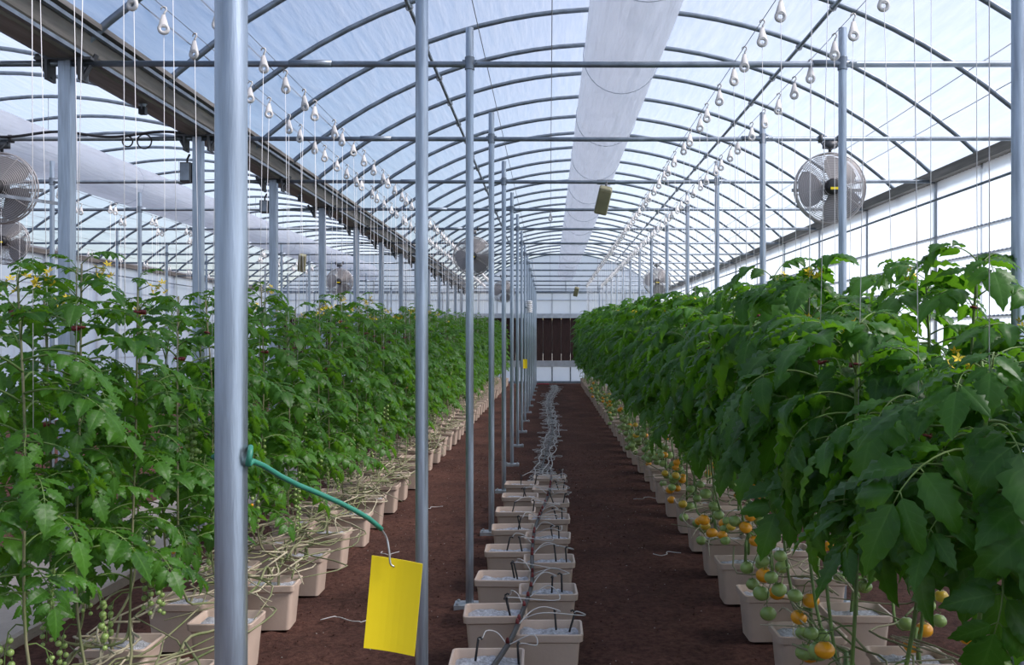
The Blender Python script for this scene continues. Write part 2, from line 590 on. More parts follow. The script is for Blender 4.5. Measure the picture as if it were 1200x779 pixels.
# walls
def sheet_wall(name, xa, ya, xb, yb, z0, z1, label):
    """translucent corrugated sheet, fluted upright"""
    b = MB()
    L = math.hypot(xb - xa, yb - ya)
    n = int(L / 0.0375)
    nx, ny = -(yb - ya) / L, (xb - xa) / L
    top, bot = [], []
    for i in range(n + 1):
        q = i / n
        o_ = 0.005 * math.cos(PI * i)
        x, y = xa + (xb - xa) * q + nx * o_, ya + (yb - ya) * q + ny * o_
        bot.append((x, y, z0))
        top.append((x, y, z1))
    b.add(bot + top, [(i, i + 1, n + 1 + i + 1, n + 1 + i) for i in range(n)])
    o = b.build(name, 'poly', None, smooth=True)
    return tag(o, label, None, None, 'structure')
wr = sheet_wall('wall_right', XW - 0.03, Y0, XW - 0.03, Y1, -0.05, 3.06, 'translucent corrugated side wall behind the orange tomato row')
wl = sheet_wall('wall_left', XL + 0.03, Y1, XL + 0.03, Y0, -0.05, 3.06, 'translucent corrugated side wall of the neighbouring bay')
def side_frame(wall, x, s):
    pm = MB()
    pm.box(-0.04, 0.04, -0.04, 0.04, -0.3, 3.05)
    pme = pm.mesh('wall_post', 'steel_flat', False)
    for y in POST_Y:
        place('wall_post', pme, wall, (x + s * 0.06, y, 0))
    tm = MB()
    tm.tube([(0, 0, -0.2), (0, 0, 3.04)], 0.009, 6)
    tme = tm.mesh('wall_stud', 'steel_flat')
    for y in POST_Y[:-1]:
        place('wall_stud', tme, wall, (x + s * 0.035, y + 1.0, 0))
    for z in (0.5, 1.1, 1.7, 2.0, 2.25, 2.5):
        g = MB()
        g.box(x + s * 0.012 - 0.008, x + s * 0.012 + 0.008, Y0 + 0.05, Y1 - 0.05, z - 0.009, z + 0.009)
        g.build('girt', 'steel_flat', wall, False)
    g = MB()
    g.tube([(x - s * 0.075, Y0 + 0.05, 2.84), (x - s * 0.075, Y1 - 0.05, 2.84)], 0.013, 8)
    g.build('rail', 'steel_dark', wall)
side_frame(wr, XW - 0.03, 1)
side_frame(wl, XL + 0.03, -1)

# back wall: low sheet, cooling pads between two troughs, sheet above, gable film
wb = bpy.data.objects.new('wall_back', None)
COL.objects.link(wb)
tag(wb, 'end wall with dark brown cooling pads between grey troughs', None, None, 'structure')
YB = Y1
def pan(name, x0, x1, z0, z1, mat='poly'):
    b = MB()
    b.add([(x0, YB, z0), (x1, YB, z0), (x1, YB, z1), (x0, YB, z1)], [(0, 1, 2, 3)])
    return b.build(name, mat, wb, False)
PW = 0.62
npan = int(round((XW - XL) / PW))
PW = (XW - XL) / npan
mu = MB(); mu.box(-0.018, 0.018, -0.03, 0.02, 0.06, 0.55); mul_lo = mu.mesh('mullion', 'steel_dark', False)
mu = MB(); mu.box(-0.015, 0.015, -0.03, 0.02, 2.36, 3.05); mul_hi = mu.mesh('mullion', 'frame', False)
pd = MB(); pd.box(-PW / 4 + 0.004, PW / 4 - 0.004, -0.07, 0.07, 0.76, 2.21); pad_me = pd.mesh('cooling_pad', 'pad', False)
sl = MB(); sl.add([(-0.004, 0, 1.0), (0.004, 0, 1.0), (0.004, 0, 2.15), (-0.004, 0, 2.15)], [(0, 1, 2, 3)]); gap_me = sl.mesh('pad_seam', 'poly', False)
for i in range(npan):
    xa = XL + i * PW
    pan('lower_pane', xa + 0.018, xa + PW - 0.018, 0.06, 0.55)
    pan('upper_pane', xa + 0.015, xa + PW - 0.015, 2.36, 3.05)
    place('mullion', mul_lo, wb, (xa, YB, 0))
    place('mullion', mul_hi, wb, (xa, YB, 0))
    for q in (0.25, 0.75):
        place('cooling_pad', pad_me, wb, (xa + PW * q, YB, 0))
        place('pad_seam', gap_me, wb, (xa + PW * (q + 0.25), YB + 0.02, 0))
for (z0, z1, d, mt, nm) in ((0.55, 0.76, 0.14, 'frame', 'trough'), (2.21, 2.36, 0.12, 'frame', 'header'), (-0.05, 0.06, 0.05, 'steel_dark', 'sill'), (3.05, 3.14, 0.05, 'steel_dark', 'tie_beam'), (2.80, 2.83, 0.03, 'frame', 'rail')):
    b = MB(); b.box(XL, XW, YB - d, YB + 0.03, z0, z1); b.build(nm, mt, wb, False)
def gable(y, parent):
    for cx in CEN:
        b = MB()
        pts = arch_pts(cx, 28, 0.02)
        b.add([(px, y, ZE) for px, _ in pts] + [(px, y, pz) for px, pz in pts], [(i, i + 1, 29 + i + 1, 29 + i) for i in range(28)])
        b.build('gable_film', 'poly', parent, False)
gable(YB + 0.01, wb)
for cx in CEN:
    for dx in (-2.2, -1.1, 0, 1.1, 2.2):
        b = MB(); b.tube([(cx + dx, YB, 3.1), (cx + dx, YB, arch_z(dx))], 0.016, 6); b.build('gable_stud', 'frame', wb)
# the wall behind the camera
wf = MB()
wf.add([(XL, Y0, -0.05), (XW, Y0, -0.05), (XW, Y0, ZE), (XL, Y0, ZE)], [(0, 1, 2, 3)])
wfo = wf.build('wall_front', 'poly', None, False)
tag(wfo, 'plain translucent end wall', None, None, 'structure')
gable(Y0, wfo)

# ------------------------------------------------------------------ posts
def nth(k):
    return '%d%s' % (k, 'th' if 10 <= k % 100 <= 20 else {1: 'st', 2: 'nd', 3: 'rd'}.get(k % 10, 'th'))
COUNT = {}
def past_post(key, y):
    """'3rd past the 5th post beyond the yellow card', counted along the line"""
    k = max(0, int((y - POST_Y[0]) // 2.0))
    COUNT[key, k] = COUNT.get((key, k), 0) + 1
    c = COUNT[key, k]
    return nth(c) + (' past the post holding the yellow card' if k == 0 else ' past the %s post beyond the yellow card' % nth(k))
pm = MB(); pm.tube([(0, 0, 0), (0, 0, 3.25)], 0.0225, 14); post_me = auto_smooth(pm.mesh('post', 'steel'))
pm = MB(); pm.box(-0.085, 0.085, -0.055, 0.055, -0.02, 0.012)
for sx in (-1, 1):
    for sy in (-1, 1):
        pm.lathe([(0.009, 0.012), (0.009, 0.022), (0.004, 0.024)], 6, 0, Matrix.Translation((sx * 0.065, sy * 0.038, 0)))
plate_me = pm.mesh('base_plate', 'steel_flat', False)
pm = MB(); pm.lathe([(0.0235, 3.012), (0.028, 3.015), (0.028, 3.085), (0.0235, 3.088)], 12)
pm.box(-0.04, 0.04, -0.008, 0.008, 3.03, 3.07)
pm.lathe([(0.006, -0.03), (0.006, 0.03)], 6, 0, Matrix.Translation((0.036, 0, 3.05)) @ Matrix.Rotation(PI / 2, 4, 'X'))
clamp_me = auto_smooth(pm.mesh('clamp', 'steel_dark'))
def round_post(x, y, label, group):
    t = thing('support_post', label, 'post', (x, y, 0), group)
    place('post', post_me, t)
    place('base_plate', plate_me, t)
    place('clamp', clamp_me, t)
    return t
for k, y in enumerate(POST_Y):
    if k == 0:
        round_post(XP, y, 'galvanised post holding the green wire of the large yellow card', None)
    elif k == 8:
        round_post(XP, y, 'galvanised post carrying the white louvred sensor', None)
    elif k == 1:
        round_post(XP, y, 'galvanised post standing just behind the large yellow card', None)
    else:
        round_post(XP, y, 'round galvanised middle line post, %s beyond the yellow card' % nth(k), 'posts beside the empty middle pots')
for k, y in enumerate(POST_Y[1:]):
    round_post(XQ, y, 'galvanised post in the orange tomato row, abreast of %s post beyond the yellow card' % nth(k + 1), 'posts in the orange tomato row')
for k, y in enumerate(POST_Y[3:]):
    for x in (XP - BAY, XQ - BAY):
        if (k > 0 or x > -6):
            round_post(x, y, 'thin round post %s, abreast of %s post beyond the yellow card' % ('near the other side wall' if x < -6 else 'in the neighbouring bay', nth(k + 3)), 'posts of the neighbouring bay')
pm = MB()
for (a, b) in (((-0.036, -0.026), (0.034, -0.019)), ((-0.036, 0.019), (0.034, 0.026)), ((-0.036, -0.019), (-0.029, 0.019))):
    pm.box(a[0], b[0], a[1], b[1], 0, 3.08)
pm.box(0.012, 0.036, -0.036, 0.036, 0, 3.08)
gpost_me = pm.mesh('post', 'steel', False)
pm = MB(); pm.box(-0.16, 0.16, -0.05, 0.05, 3.06, 3.075); pm.box(-0.10, -0.085, -0.05, 0.05, 2.95, 3.07); pm.box(0.085, 0.10, -0.05, 0.05, 2.95, 3.07)
pm.tube([(-0.09, 0, 2.96), (-0.17, 0, 3.1)], 0.014, 6); pm.tube([(0.09, 0, 2.96), (0.17, 0, 3.1)], 0.014, 6)
ghead_me = pm.mesh('head_bracket', 'darkbox', False)
for k, y in enumerate(POST_Y[2:]):
    lab, grp = ('square galvanised gutter post, abreast of %s post beyond the yellow card' % nth(k + 2), 'posts under the valley gutter')
    if k == 1: lab, grp = 'square gutter post with a large dark box near its top', None
    if k == 2: lab, grp = 'square gutter post with a small dark box near its top', None
    t = thing('gutter_post', lab, 'post', (XG, y, 0.05), grp)
    place('post', gpost_me, t, (0, 0, -0.05))
    place('head_bracket', ghead_me, t, (0, 0, -0.05))
for k, (y, sz, lab) in enumerate(((7.34, 0.15, 'large dark junction box on a square gutter post'), (9.34, 0.12, 'small dark junction box on a square gutter post'))):
    t = thing('junction_box', lab, 'box', (XG - 0.085, y, 2.86 - sz), None)
    b = MB(); b.box(-0.04, 0.04, -0.045, 0.045, 0, sz); b.build('housing', 'darkbox', t, False)
    b = MB(); b.box(-0.033, 0.033, -0.055, -0.045, 0.01, sz - 0.01); b.build('cover', 'steel_dark', t, False)
    b = MB(); b.tube([(0, 0, sz), (0.0, 0, sz + 0.03), (0.02, 0, sz + 0.07)], 0.008, 6); b.build('cable', 'stake', t)

# ------------------------------------------------------------------ air ducts
def duct(cx, label):
    b = MB()
    n = 28
    ys = []
    q = Y0 + 0.3
    while q < Y1 - 0.6:
        ys.append(q); q += 0.25
    verts = []
    for y in ys:
        ph = (y - 1.34) % 2.0 / 2.0
        r_ = 0.287 + 0.006 * math.sin(PI * ph) + 0.003 * mnoise.noise(Vector((y * 3, cx, 0)))
        for k in range(n):
            a = 2 * PI * k / n
            wr_ = 1 + 0.012 * mnoise.noise(Vector((math.cos(a) * 3, math.sin(a) * 3, y * 0.8)))
            verts.append((cx + r_ * wr_ * math.cos(a), y, 3.69 + r_ * wr_ * math.sin(a)))
    faces = [(j * n + k, j * n + (k + 1) % n, (j + 1) * n + (k + 1) % n, (j + 1) * n + k) for j in range(len(ys) - 1) for k in range(n)]
    faces.append(tuple((len(ys) - 1) * n + k for k in range(n)))
    faces.append(tuple(range(n - 1, -1, -1)))
    b.add(verts, faces)
    t = thing('air_duct', label, 'duct', (cx, Y0 + 0.3, 3.4))
    o = b.build('tube', 'duct', t, True, (-cx, -(Y0 + 0.3), -3.4))
    st = MB()
    st.ring((0, 0, 0.29), 0.2935, 0.003, 'Y', 36, 4)
    stm = st.mesh('strap', 'duct')
    hg = MB()
    hg.tube([(0, 0, 0.58), (0, 0, 1.0)], 0.003, 4)
    hgm = hg.mesh('hanger', 'wire')
    for y in POST_Y[:-1]:
        s1 = place('strap', stm, t, (0, y - Y0 - 0.3, 0))
        place('hanger', hgm, s1, (0, 0, 0))
duct(CEN[0], 'long white film air duct hung along the ridge over the empty middle pots')
duct(CEN[1], 'long white film air duct hung along the ridge of the neighbouring bay')

# ------------------------------------------------------------------ circulation fans
def guard_mesh():
    g = MB()
    for s in (-1, 1):
        for k in range(18):
            r_ = 0.04 + k * 0.0135
            y = s * (0.085 * math.sqrt(max(0.0, 1 - (r_ / 0.30) ** 2)) + 0.0)
            g.ring((0, y, 0), r_, 0.0027, 'Y', 30, 3)
        for k in range(8):
            a = 2 * PI * k / 8 + 0.2
            pts = []
            for q in range(6):
                r_ = 0.03 + q * 0.048
                pts.append((r_ * math.cos(a), s * 0.085 * math.sqrt(max(0.0, 1 - (r_ / 0.30) ** 2)), r_ * math.sin(a)))
            g.tube(pts, 0.0024, 4)
    g.ring((0, -0.02, 0), 0.272, 0.006, 'Y', 36, 5)
    g.ring((0, 0.02, 0), 0.272, 0.006, 'Y', 36, 5)
    return g.mesh('guard', 'cage')
guard_me = guard_mesh()
def blade_mesh():
    b = MB()
    verts, faces = [], []
    for i in range(7):
        q = i / 6
        r_ = 0.05 + 0.195 * q
        wd = math.radians(30 + 18 * math.sin(PI * min(1, q * 0.8 + 0.1)))
        for j in range(7):
            u = j / 6 - 0.5
            a = u * 2 * wd
            verts.append((r_ * math.sin(a), u * 0.07 + 0.01 * q, r_ * math.cos(a)))
    for i in range(6):
        for j in range(6):
            faces.append((i * 7 + j, i * 7 + j + 1, (i + 1) * 7 + j + 1, (i + 1) * 7 + j))
    b.add(verts, faces)
    return b.mesh('blade', 'blade')
blade_me = blade_mesh()
b = MB(); b.lathe([(0.02, -0.03), (0.055, -0.02), (0.062, 0.0), (0.062, 0.11), (0.05, 0.13), (0.02, 0.14)], 16, 0, Matrix.Rotation(PI / 2, 4, 'X'))
motor_me = auto_smooth(b.mesh('motor', 'motor'))
b = MB(); b.box(-0.035, 0.035, -0.146, -0.140, -0.03, 0.03); mlabel_me = b.mesh('motor_plate', 'motor_red', False)
b = MB(); b.box(-0.035, 0.035, -0.146, -0.140, -0.03, -0.012); mlabel2_me = b.mesh('motor_plate', 'yellow', False)
def fan(x, y, label, rot, arm='up', red=False):
    zc = 2.665
    t = thing('circulation_fan', label, 'fan', (x, y, zc))
    place('guard', guard_me, t)
    for k in range(3):
        place('blade', blade_me, t, rot=(0, rot + k * 2 * PI / 3, 0))
    mo = place('motor', motor_me, t)
    place('motor_plate', mlabel_me if red else mlabel2_me, mo)
    h = MB()
    h.tube([(0, 0.0, 0.268), (0, 0.0, 0.385)], 0.012, 6)
    h.box(-0.05, 0.05, -0.03, 0.03, 0.31, 0.36)
    h.box(-0.085, -0.06, -0.026, 0.026, 0.355, 0.41); h.box(0.06, 0.085, -0.026, 0.026, 0.355, 0.41)
    h.tube([(-0.08, -0.02, 0.36), (-0.05, -0.03, 0.31), (0.0, -0.03, 0.29), (0.04, -0.03, 0.33)], 0.006, 5)
    h.build('hanger', 'darkbox', t)
    br = MB()
    br.box(-0.27, 0.27, 0.09, 0.105, -0.012, 0.012)
    br.build('crossbar', 'steel_flat', t, False)
    if arm == 'side':
        br = MB(); br.box(0.05, 0.62, -0.11, -0.095, -0.075, -0.05); ob = br.build('side_arm', 'steel_flat', t, False); ob.rotation_euler = (0, 0.14, 0)
    return t
fan(2.17, 7.34, 'round caged fan hung in front of a post in the orange tomato row', 0.5)
fan(2.19, 19.34, 'far round caged fan hung above the orange tomato row', 0.9)
fan(-1.08, 13.34, 'round caged fan hung above the tomato row beside the walkway', 0.2)
fan(-1.13, 23.34, 'far round caged fan hung above the tomato row beside the walkway', 0.8)
fan(-4.24, 7.34, 'round caged fan with red motor plate in the neighbouring bay', 0.3, 'side', True)
fan(-6.50, 11.34, 'round caged fan near the side wall of the neighbouring bay', 0.1)
fan(-4.28, 19.34, 'far round caged fan in the neighbouring bay', 0.6)

# lamp housings under the cross beams
def lamp_housing(x, y, label, l=0.28):
    t = thing('lamp_housing', label, 'lamp', (x, y, 2.74))
    b = MB()
    b.box(-0.065, 0.065, -0.05, 0.05, 0.0, l)
    o = b.build('housing', 'lampbox', t, False)
    o.rotation_euler = (0.5, 0.22, 0)
    md = o.modifiers.new('bevel', 'BEVEL'); md.width = 0.02; md.segments = 2
    b = MB(); b.box(-0.05, 0.05, -0.056, -0.05, 0.03, l - 0.03)
    c = b.build('cover', 'sensor' if False else 'lampbox', t, False); c.rotation_euler = (0.5, 0.22, 0)
    b = MB(); b.tube([(0.05, -0.1, l - 0.03), (0.06, -0.05, 0.3), (0.06, 0, 0.315)], 0.012, 6); b.box(-0.03, 0.15, -0.022, 0.022, 0.29, 0.33); b.build('bracket', 'darkbox', t, False)
lamp_housing(0.50, 9.38, 'olive grey lamp housing hung under a cross beam beside the ridge air duct')
lamp_housing(0.74, 27.38, 'far dark lamp housing hung under a cross beam by the end wall')
lamp_housing(-4.55, 17.38, 'pale lamp housing hung in the neighbouring bay', 0.34)
# black supply cable lashed along one beam of the neighbouring bay
cb = MB()
pts = []
for i in range(40):
    q = i / 39
    x = XG - 0.05 - 2.2 * q
    pts.append((x, 7.30, 3.075 + 0.02 * math.sin(q * 17)))
cb.tube(pts, 0.011, 6)
for cx_, rr in ((-3.12, 0.055), (-3.25, 0.04)):
    cb.ring((cx_, 7.30, 3.02), rr, 0.006, 'Y', 18, 5)
tag(cb.build('supply_cable', 'stake'), 'black cable looped along a cross beam of the neighbouring bay', 'cable')

# ------------------------------------------------------------------ pots
def rrect(hx, hy, r, z, n=3):
    out = []
    for (sx, sy, a0) in ((1, 1, 0), (-1, 1, 90), (-1, -1, 180), (1, -1, 270)):
        for i in range(n + 1):
            a = math.radians(a0 + 90 * i / n)
            out.append((sx * (hx - r) + r * math.cos(a), sy * (hy - r) + r * math.sin(a), z))
    return out
def pot_mesh():
    b = MB()
    lv = [rrect(0.117, 0.088, 0.02, 0.0), rrect(0.133, 0.102, 0.02, 0.195), rrect(0.136, 0.105, 0.02, 0.198), rrect(0.146, 0.112, 0.022, 0.203), rrect(0.148, 0.114, 0.022, 0.232), rrect(0.146, 0.112, 0.021, 0.235),
          rrect(0.138, 0.104, 0.018, 0.235), rrect(0.136, 0.102, 0.018, 0.231), rrect(0.128, 0.096, 0.018, 0.18)]
    n = len(lv[0])
    verts = [q for l in lv for q in l]
    faces = [(i * n + k, i * n + (k + 1) % n, (i + 1) * n + (k + 1) % n, (i + 1) * n + k) for i in range(len(lv) - 1) for k in range(n)]
    faces.append(tuple(range(n - 1, -1, -1)))
    b.add(verts, faces)
    return auto_smooth(b.mesh('plant_pot', 'pot'), 35)
pot_me = pot_mesh()
def perlite_mesh(seed, amp):
    b = MB()
    nx, ny = 15, 12
    verts = []
    for j in range(ny):
        for i in range(nx):
            u, v = -1 + 2 * i / (nx - 1), -1 + 2 * j / (ny - 1)
            z = 0.207 + amp * (0.6 * mnoise.noise(Vector((u * 1.6, v * 1.6, seed))) + 0.5 * mnoise.noise(Vector((u * 6, v * 6, seed + 5))))
            if max(abs(u), abs(v)) > 0.99: z = 0.196
            verts.append((u * 0.131, v * 0.098, z))
    b.add(verts, [(j * nx + i, j * nx + i + 1, (j + 1) * nx + i + 1, (j + 1) * nx + i) for j in range(ny - 1) for i in range(nx - 1)])
    return b.mesh('perlite', 'perlite')
perl = [perlite_mesh(3.1 * k, 0.022) for k in range(5)]
def pot(x, y, label, group, jit=0.01):
    o = place('plant_pot', pot_me, None, (x + R.uniform(-jit, jit), y + R.uniform(-jit, jit), -0.004), (0, 0, R.uniform(-0.05, 0.05)))
    tag(o, label, 'pot', group)
    p = place('perlite', R.choice(perl), o)
    if R.random() < 0.5: p.rotation_euler = (0, 0, PI)
    return o
MID_L = [3.68 + 0.11 + 0.655 * k for k in range(8)]
MID_R = [4.06 + 0.11 + 0.655 * k for k in range(8)]
for k, y in enumerate(MID_L):
    pot(-0.245, y, 'empty beige perlite pot, line next to the posts, %s from the loose tube pile' % nth(8 - k), 'empty middle pots next to the posts')
for k, y in enumerate(MID_R):
    pot(-0.003, y, 'empty beige perlite pot, line facing the orange tomatoes, %s from the loose tube pile' % nth(8 - k), 'empty middle pots facing the orange tomatoes')
ROWS = {}                                    # pot positions for the plants
def pot_row(key, x, ys, label, group):
    ROWS[key] = []
    for y in ys:
        o = pot(x, y, label + ', ' + past_post('pot' + key, y), group, 0.014)
        ROWS[key].append((o.location.x, o.location.y))
def yrange(a, b, st):
    out = []
    while a < b:
        out.append(a); a += st
    return out
pot_row('LA', -1.465, yrange(3.00, 31.2, 0.66), 'beige cherry tomato pot, path side', 'cherry row pots facing the path')
pot_row('LB', -1.79, yrange(3.33, 31.2, 0.66), 'beige cherry tomato pot, walkway side', 'cherry row pots facing the walkway')
pot_row('RA', 1.12, yrange(3.48, 31.2, 0.66), 'beige orange tomato pot, path side', 'orange row pots facing the path')
pot_row('RB', 1.44, yrange(3.15, 31.2, 0.66), 'beige orange tomato pot, wall side', 'orange row pots facing the side wall')

# ------------------------------------------------------------------ leaves
def leaflet(b, base, direc, up, L, W, lobes, curl, fold, rng, mi=0):
    """one leaflet: blade with a midrib fold, lobed edge, curling down towards its tip"""
    d = direc.normalized()
    side = d.cross(up)
    side = side.normalized() if side.length > 1e-5 else Vector((0, 1, 0))
    nrm = side.cross(d).normalized()
    n = 11
    p = Vector(base)
    verts, uvs = [], []
    ang = 0.0
    st = L / n
    tw = rng.uniform(-0.25, 0.25)
    for i in range(n + 1):
        t = i / n
        prof = (math.sin(PI * min(1, t ** 0.72)) ** 0.8) if 0 < t < 1 else 0.0
        if 0 < t < 1:
            prof *= 1 + lobes * (1 if i % 2 else -1) * (0.55 + 0.45 * (1 - t))
        prof *= 1 - 0.35 * t ** 2.5
        hw = max(0.0012, W * 0.5 * prof)
        dd = d * math.cos(ang) - nrm * math.sin(ang)
        nn = nrm * math.cos(ang) + d * math.sin(ang)
        sd = (side * math.cos(tw * t) + nn * math.sin(tw * t))
        for j in (-2, -1, 0, 1, 2):
            q = j / 2
            lift = fold * abs(q) * hw - 0.55 * hw * (abs(q) ** 2.4) * (0.6 + curl * 0.4)
            rip = 0.14 * hw * (1 if i % 2 else -1) * abs(q)
            back = -0.20 * st * abs(q) * (1 if i % 2 else 0)
            verts.append(p + sd * (hw * q) + nn * (lift + rip) + dd * (-back))
            uvs.append((t, 0.5 + q * 0.5))
        ang += curl / n * (0.5 + t)
        p = p + dd * st
    faces = [(i * 5 + j, (i + 1) * 5 + j, (i + 1) * 5 + j + 1, i * 5 + j + 1) for i in range(n) for j in range(4)]
    b.add(verts, faces, mi, uvs)

def compound_leaf(kind, seed):
    rng = random.Random(seed)
    b = MB()
    big = kind == 'B'
    Lr = rng.uniform(0.24, 0.32) if big else rng.uniform(0.22, 0.30)
    pitch = math.radians(rng.uniform(5, 35))
    drop = math.radians(rng.uniform(60, 110))
    pts, dirs = [Vector((0, 0, 0))], []
    n = 9
    yaw = 0.0
    for i in range(n):
        a = pitch - drop * (i / n) ** 1.3
        yaw += rng.uniform(-0.06, 0.06)
        d = Vector((math.cos(a) * math.cos(yaw), math.cos(a) * math.sin(yaw), math.sin(a)))
        dirs.append(d)
        pts.append(pts[-1] + d * (Lr / n))
    dirs.append(dirs[-1])
    b.tube(pts, [0.0042 - 0.0026 * i / n for i in range(n + 1)], 4, 1)
    def at(s):
        x = s * n
        i = min(int(x), n - 1)
        return pts[i].lerp(pts[i + 1], x - i), dirs[i]
    if big:
        pairs = [(0.42, 0.72), (0.68, 0.95), (0.90, 0.85)]
        L0, asp, lob = rng.uniform(0.14, 0.18), 0.54, 0.15
    else:
        pairs = [(0.34, 0.65), (0.55, 0.95), (0.75, 1.0), (0.93, 0.8)]
        L0, asp, lob = rng.uniform(0.090, 0.112), 0.58, 0.22
    for s, k in pairs:
        p, d = at(s)
        hz = Vector((-d.y, d.x, 0)).normalized()
        upv = d.cross(hz) * -1
        upv = hz.cross(d) * -1 if hz.cross(d).z < 0 else hz.cross(d)
        for sg in (-1, 1):
            an = math.radians(rng.uniform(48, 72))
            dd = d * math.cos(an) + hz * sg * math.sin(an) + Vector((0, 0, rng.uniform(-0.35, 0.15)))
            dd.normalize()
            L = L0 * k * rng.uniform(0.8, 1.15)
            st = p + dd * 0.016
            b.tube([p, st], 0.0016, 3, 1)
            leaflet(b, st, dd, upv + Vector((0, 0, 0.3)), L, L * asp * rng.uniform(0.9, 1.15), lob, rng.uniform(0.6, 1.9), rng.uniform(0.2, 0.75), rng)
    if not big:
        for s in (0.45, 0.65, 0.84):                    # small leaflets in between
            p, d = at(s)
            hz = Vector((-d.y, d.x, 0)).normalized()
            for sg in (-1, 1):
                dd = (d * 0.4 + hz * sg + Vector((0, 0, -0.1))).normalized()
                L = L0 * 0.32
                leaflet(b, p, dd, Vector((0, 0, 1)), L, L * 0.6, 0.05, 0.6, 0.3, rng)
    p, d = at(1.0)
    L = L0 * rng.uniform(1.05, 1.3)
    hz = Vector((-d.y, d.x, 0)).normalized()
    upv = hz.cross(d) * (-1 if hz.cross(d).z < 0 else 1)
    leaflet(b, p, d, upv, L, L * asp * 1.05, lob, rng.uniform(0.4, 1.2), 0.4, rng)
    return b

LEAF_MB = {k: [compound_leaf(k, 100 + i + (50 if k == 'C' else 0)) for i in range(9)] for k in 'BC'}
LEAF_ME = {k: [q.mesh('leaf', ['leaf' + k, 'stem']) for q in LEAF_MB[k]] for k in 'BC'}

# ------------------------------------------------------------------ fruit
def tomato_mb(r, beef):
    b = MB()
    prof = []
    n = 7
    sq = 0.84 if beef else 1.0
    for i in range(n + 1):
        a = -PI / 2 + PI * i / n
        rr, z = r * math.cos(a), r * math.sin(a) * sq
        if i == n: rr, z = r * 0.12, r * sq * 0.86
        if i == n - 1: z = r * sq * 0.93
        if i == 0: rr = r * 0.05
        prof.append((rr, z))
    b.lathe(prof, 12, 0)
    for k in range(5):                                    # calyx
        a = 2 * PI * k / 5
        c, s = math.cos(a), math.sin(a)
        b.add([(0.1 * r * c - 0.1 * r * s, 0.1 * r * s + 0.1 * r * c, r * sq * 0.93), (0.1 * r * c + 0.1 * r * s, 0.1 * r * s - 0.1 * r * c, r * sq * 0.93), (0.75 * r * c, 0.75 * r * s, r * sq * 0.98)], [(0, 1, 2)], 1)
    b.tube([(0, 0, r * sq * 0.88), (0, 0, r * sq + 0.012)], 0.0016, 3, 1)
    return b
FR = {}
for col in ('green', 'orange', 'yellow', 'red'):
    FR['B', col] = tomato_mb(0.036, True)
    FR['C', col] = tomato_mb(0.0125, False)
FR_ME = {k: v.mesh('tomato', ['fruit_' + k[1], 'stem']) for k, v in FR.items()}
def truss_layout(kind, rng, bias):
    """peduncle path and fruit places, in the truss's own space (hangs towards +X then down)"""
    if kind == 'B':
        path = [Vector(q) for q in ((0, 0, 0), (0.04, 0, -0.005), (0.08, 0, -0.03), (0.105, 0, -0.075), (0.115, 0, -0.13))]
        spots = [((0.085, 0.040, -0.075), 0.9), ((0.112, -0.038, -0.105), 1.0), ((0.118, 0.012, -0.175), 0.95)]
        if rng.random() < 0.4: spots = spots[:2]
    else:
        path = [Vector(q) for q in ((0, 0, 0), (0.035, 0, 0.0), (0.07, 0, -0.03), (0.085, 0, -0.09), (0.09, 0, -0.16), (0.09, 0, -0.215))]
        spots = [((0.085 + rng.uniform(-0.006, 0.006), (1 if k % 2 else -1) * 0.018, -0.065 - 0.02 * k), rng.uniform(0.75, 1.1)) for k in range(rng.choice((7, 9, 10)))]
    out = []
    for i, (p, s) in enumerate(spots):
        q = rng.random() + bias
        if kind == 'B': col = 'orange' if q > 0.78 else 'yellow' if q > 0.66 else 'green'
        else: col = 'red' if (q > 0.97 and i < 2) else 'orange' if (q > 0.88 and i < 3) else 'yellow' if (q > 0.84 and i < 3) else 'green'
        out.append((Vector(p), s, col))
    b = MB()
    b.tube(path, [0.0035] + [0.0025] * (len(path) - 2) + [0.0015], 4)
    for p, s, c in out:
        top = p + Vector((0, 0, (0.036 if kind == 'B' else 0.0125) * s + 0.008))
        near = min(path, key=lambda v: (v - top).length)
        b.tube([near, top], 0.0014, 3)
    return b, out
COLS = ['green', 'orange', 'yellow', 'red']
TRUSS = {}
for kind in 'BC':
    TRUSS[kind] = []
    for k in range(6):
        b, out = truss_layout(kind, random.Random(900 + k + (40 if kind == 'C' else 0)), (0.25 if k % 3 == 0 else -0.18 if k % 3 == 1 else 0.0))
        stalk = b.mesh('fruit_truss', 'stem')
        jb = MB()
        jb.merge(b, None, 4)
        for p, s, c in out:
            fm = FR[kind, c]
            mm = Matrix.Translation(p) @ Matrix.Scale(s, 4)
            t_ = MB(); t_.merge(fm)
            t_.m = [COLS.index(c) if q == 0 else 4 for q in t_.m]
            jb.merge(t_, mm)
        joined = jb.mesh('fruit_truss', ['fruit_green', 'fruit_orange', 'fruit_yellow', 'fruit_red', 'stem'])
        TRUSS[kind].append((stalk, out, joined))
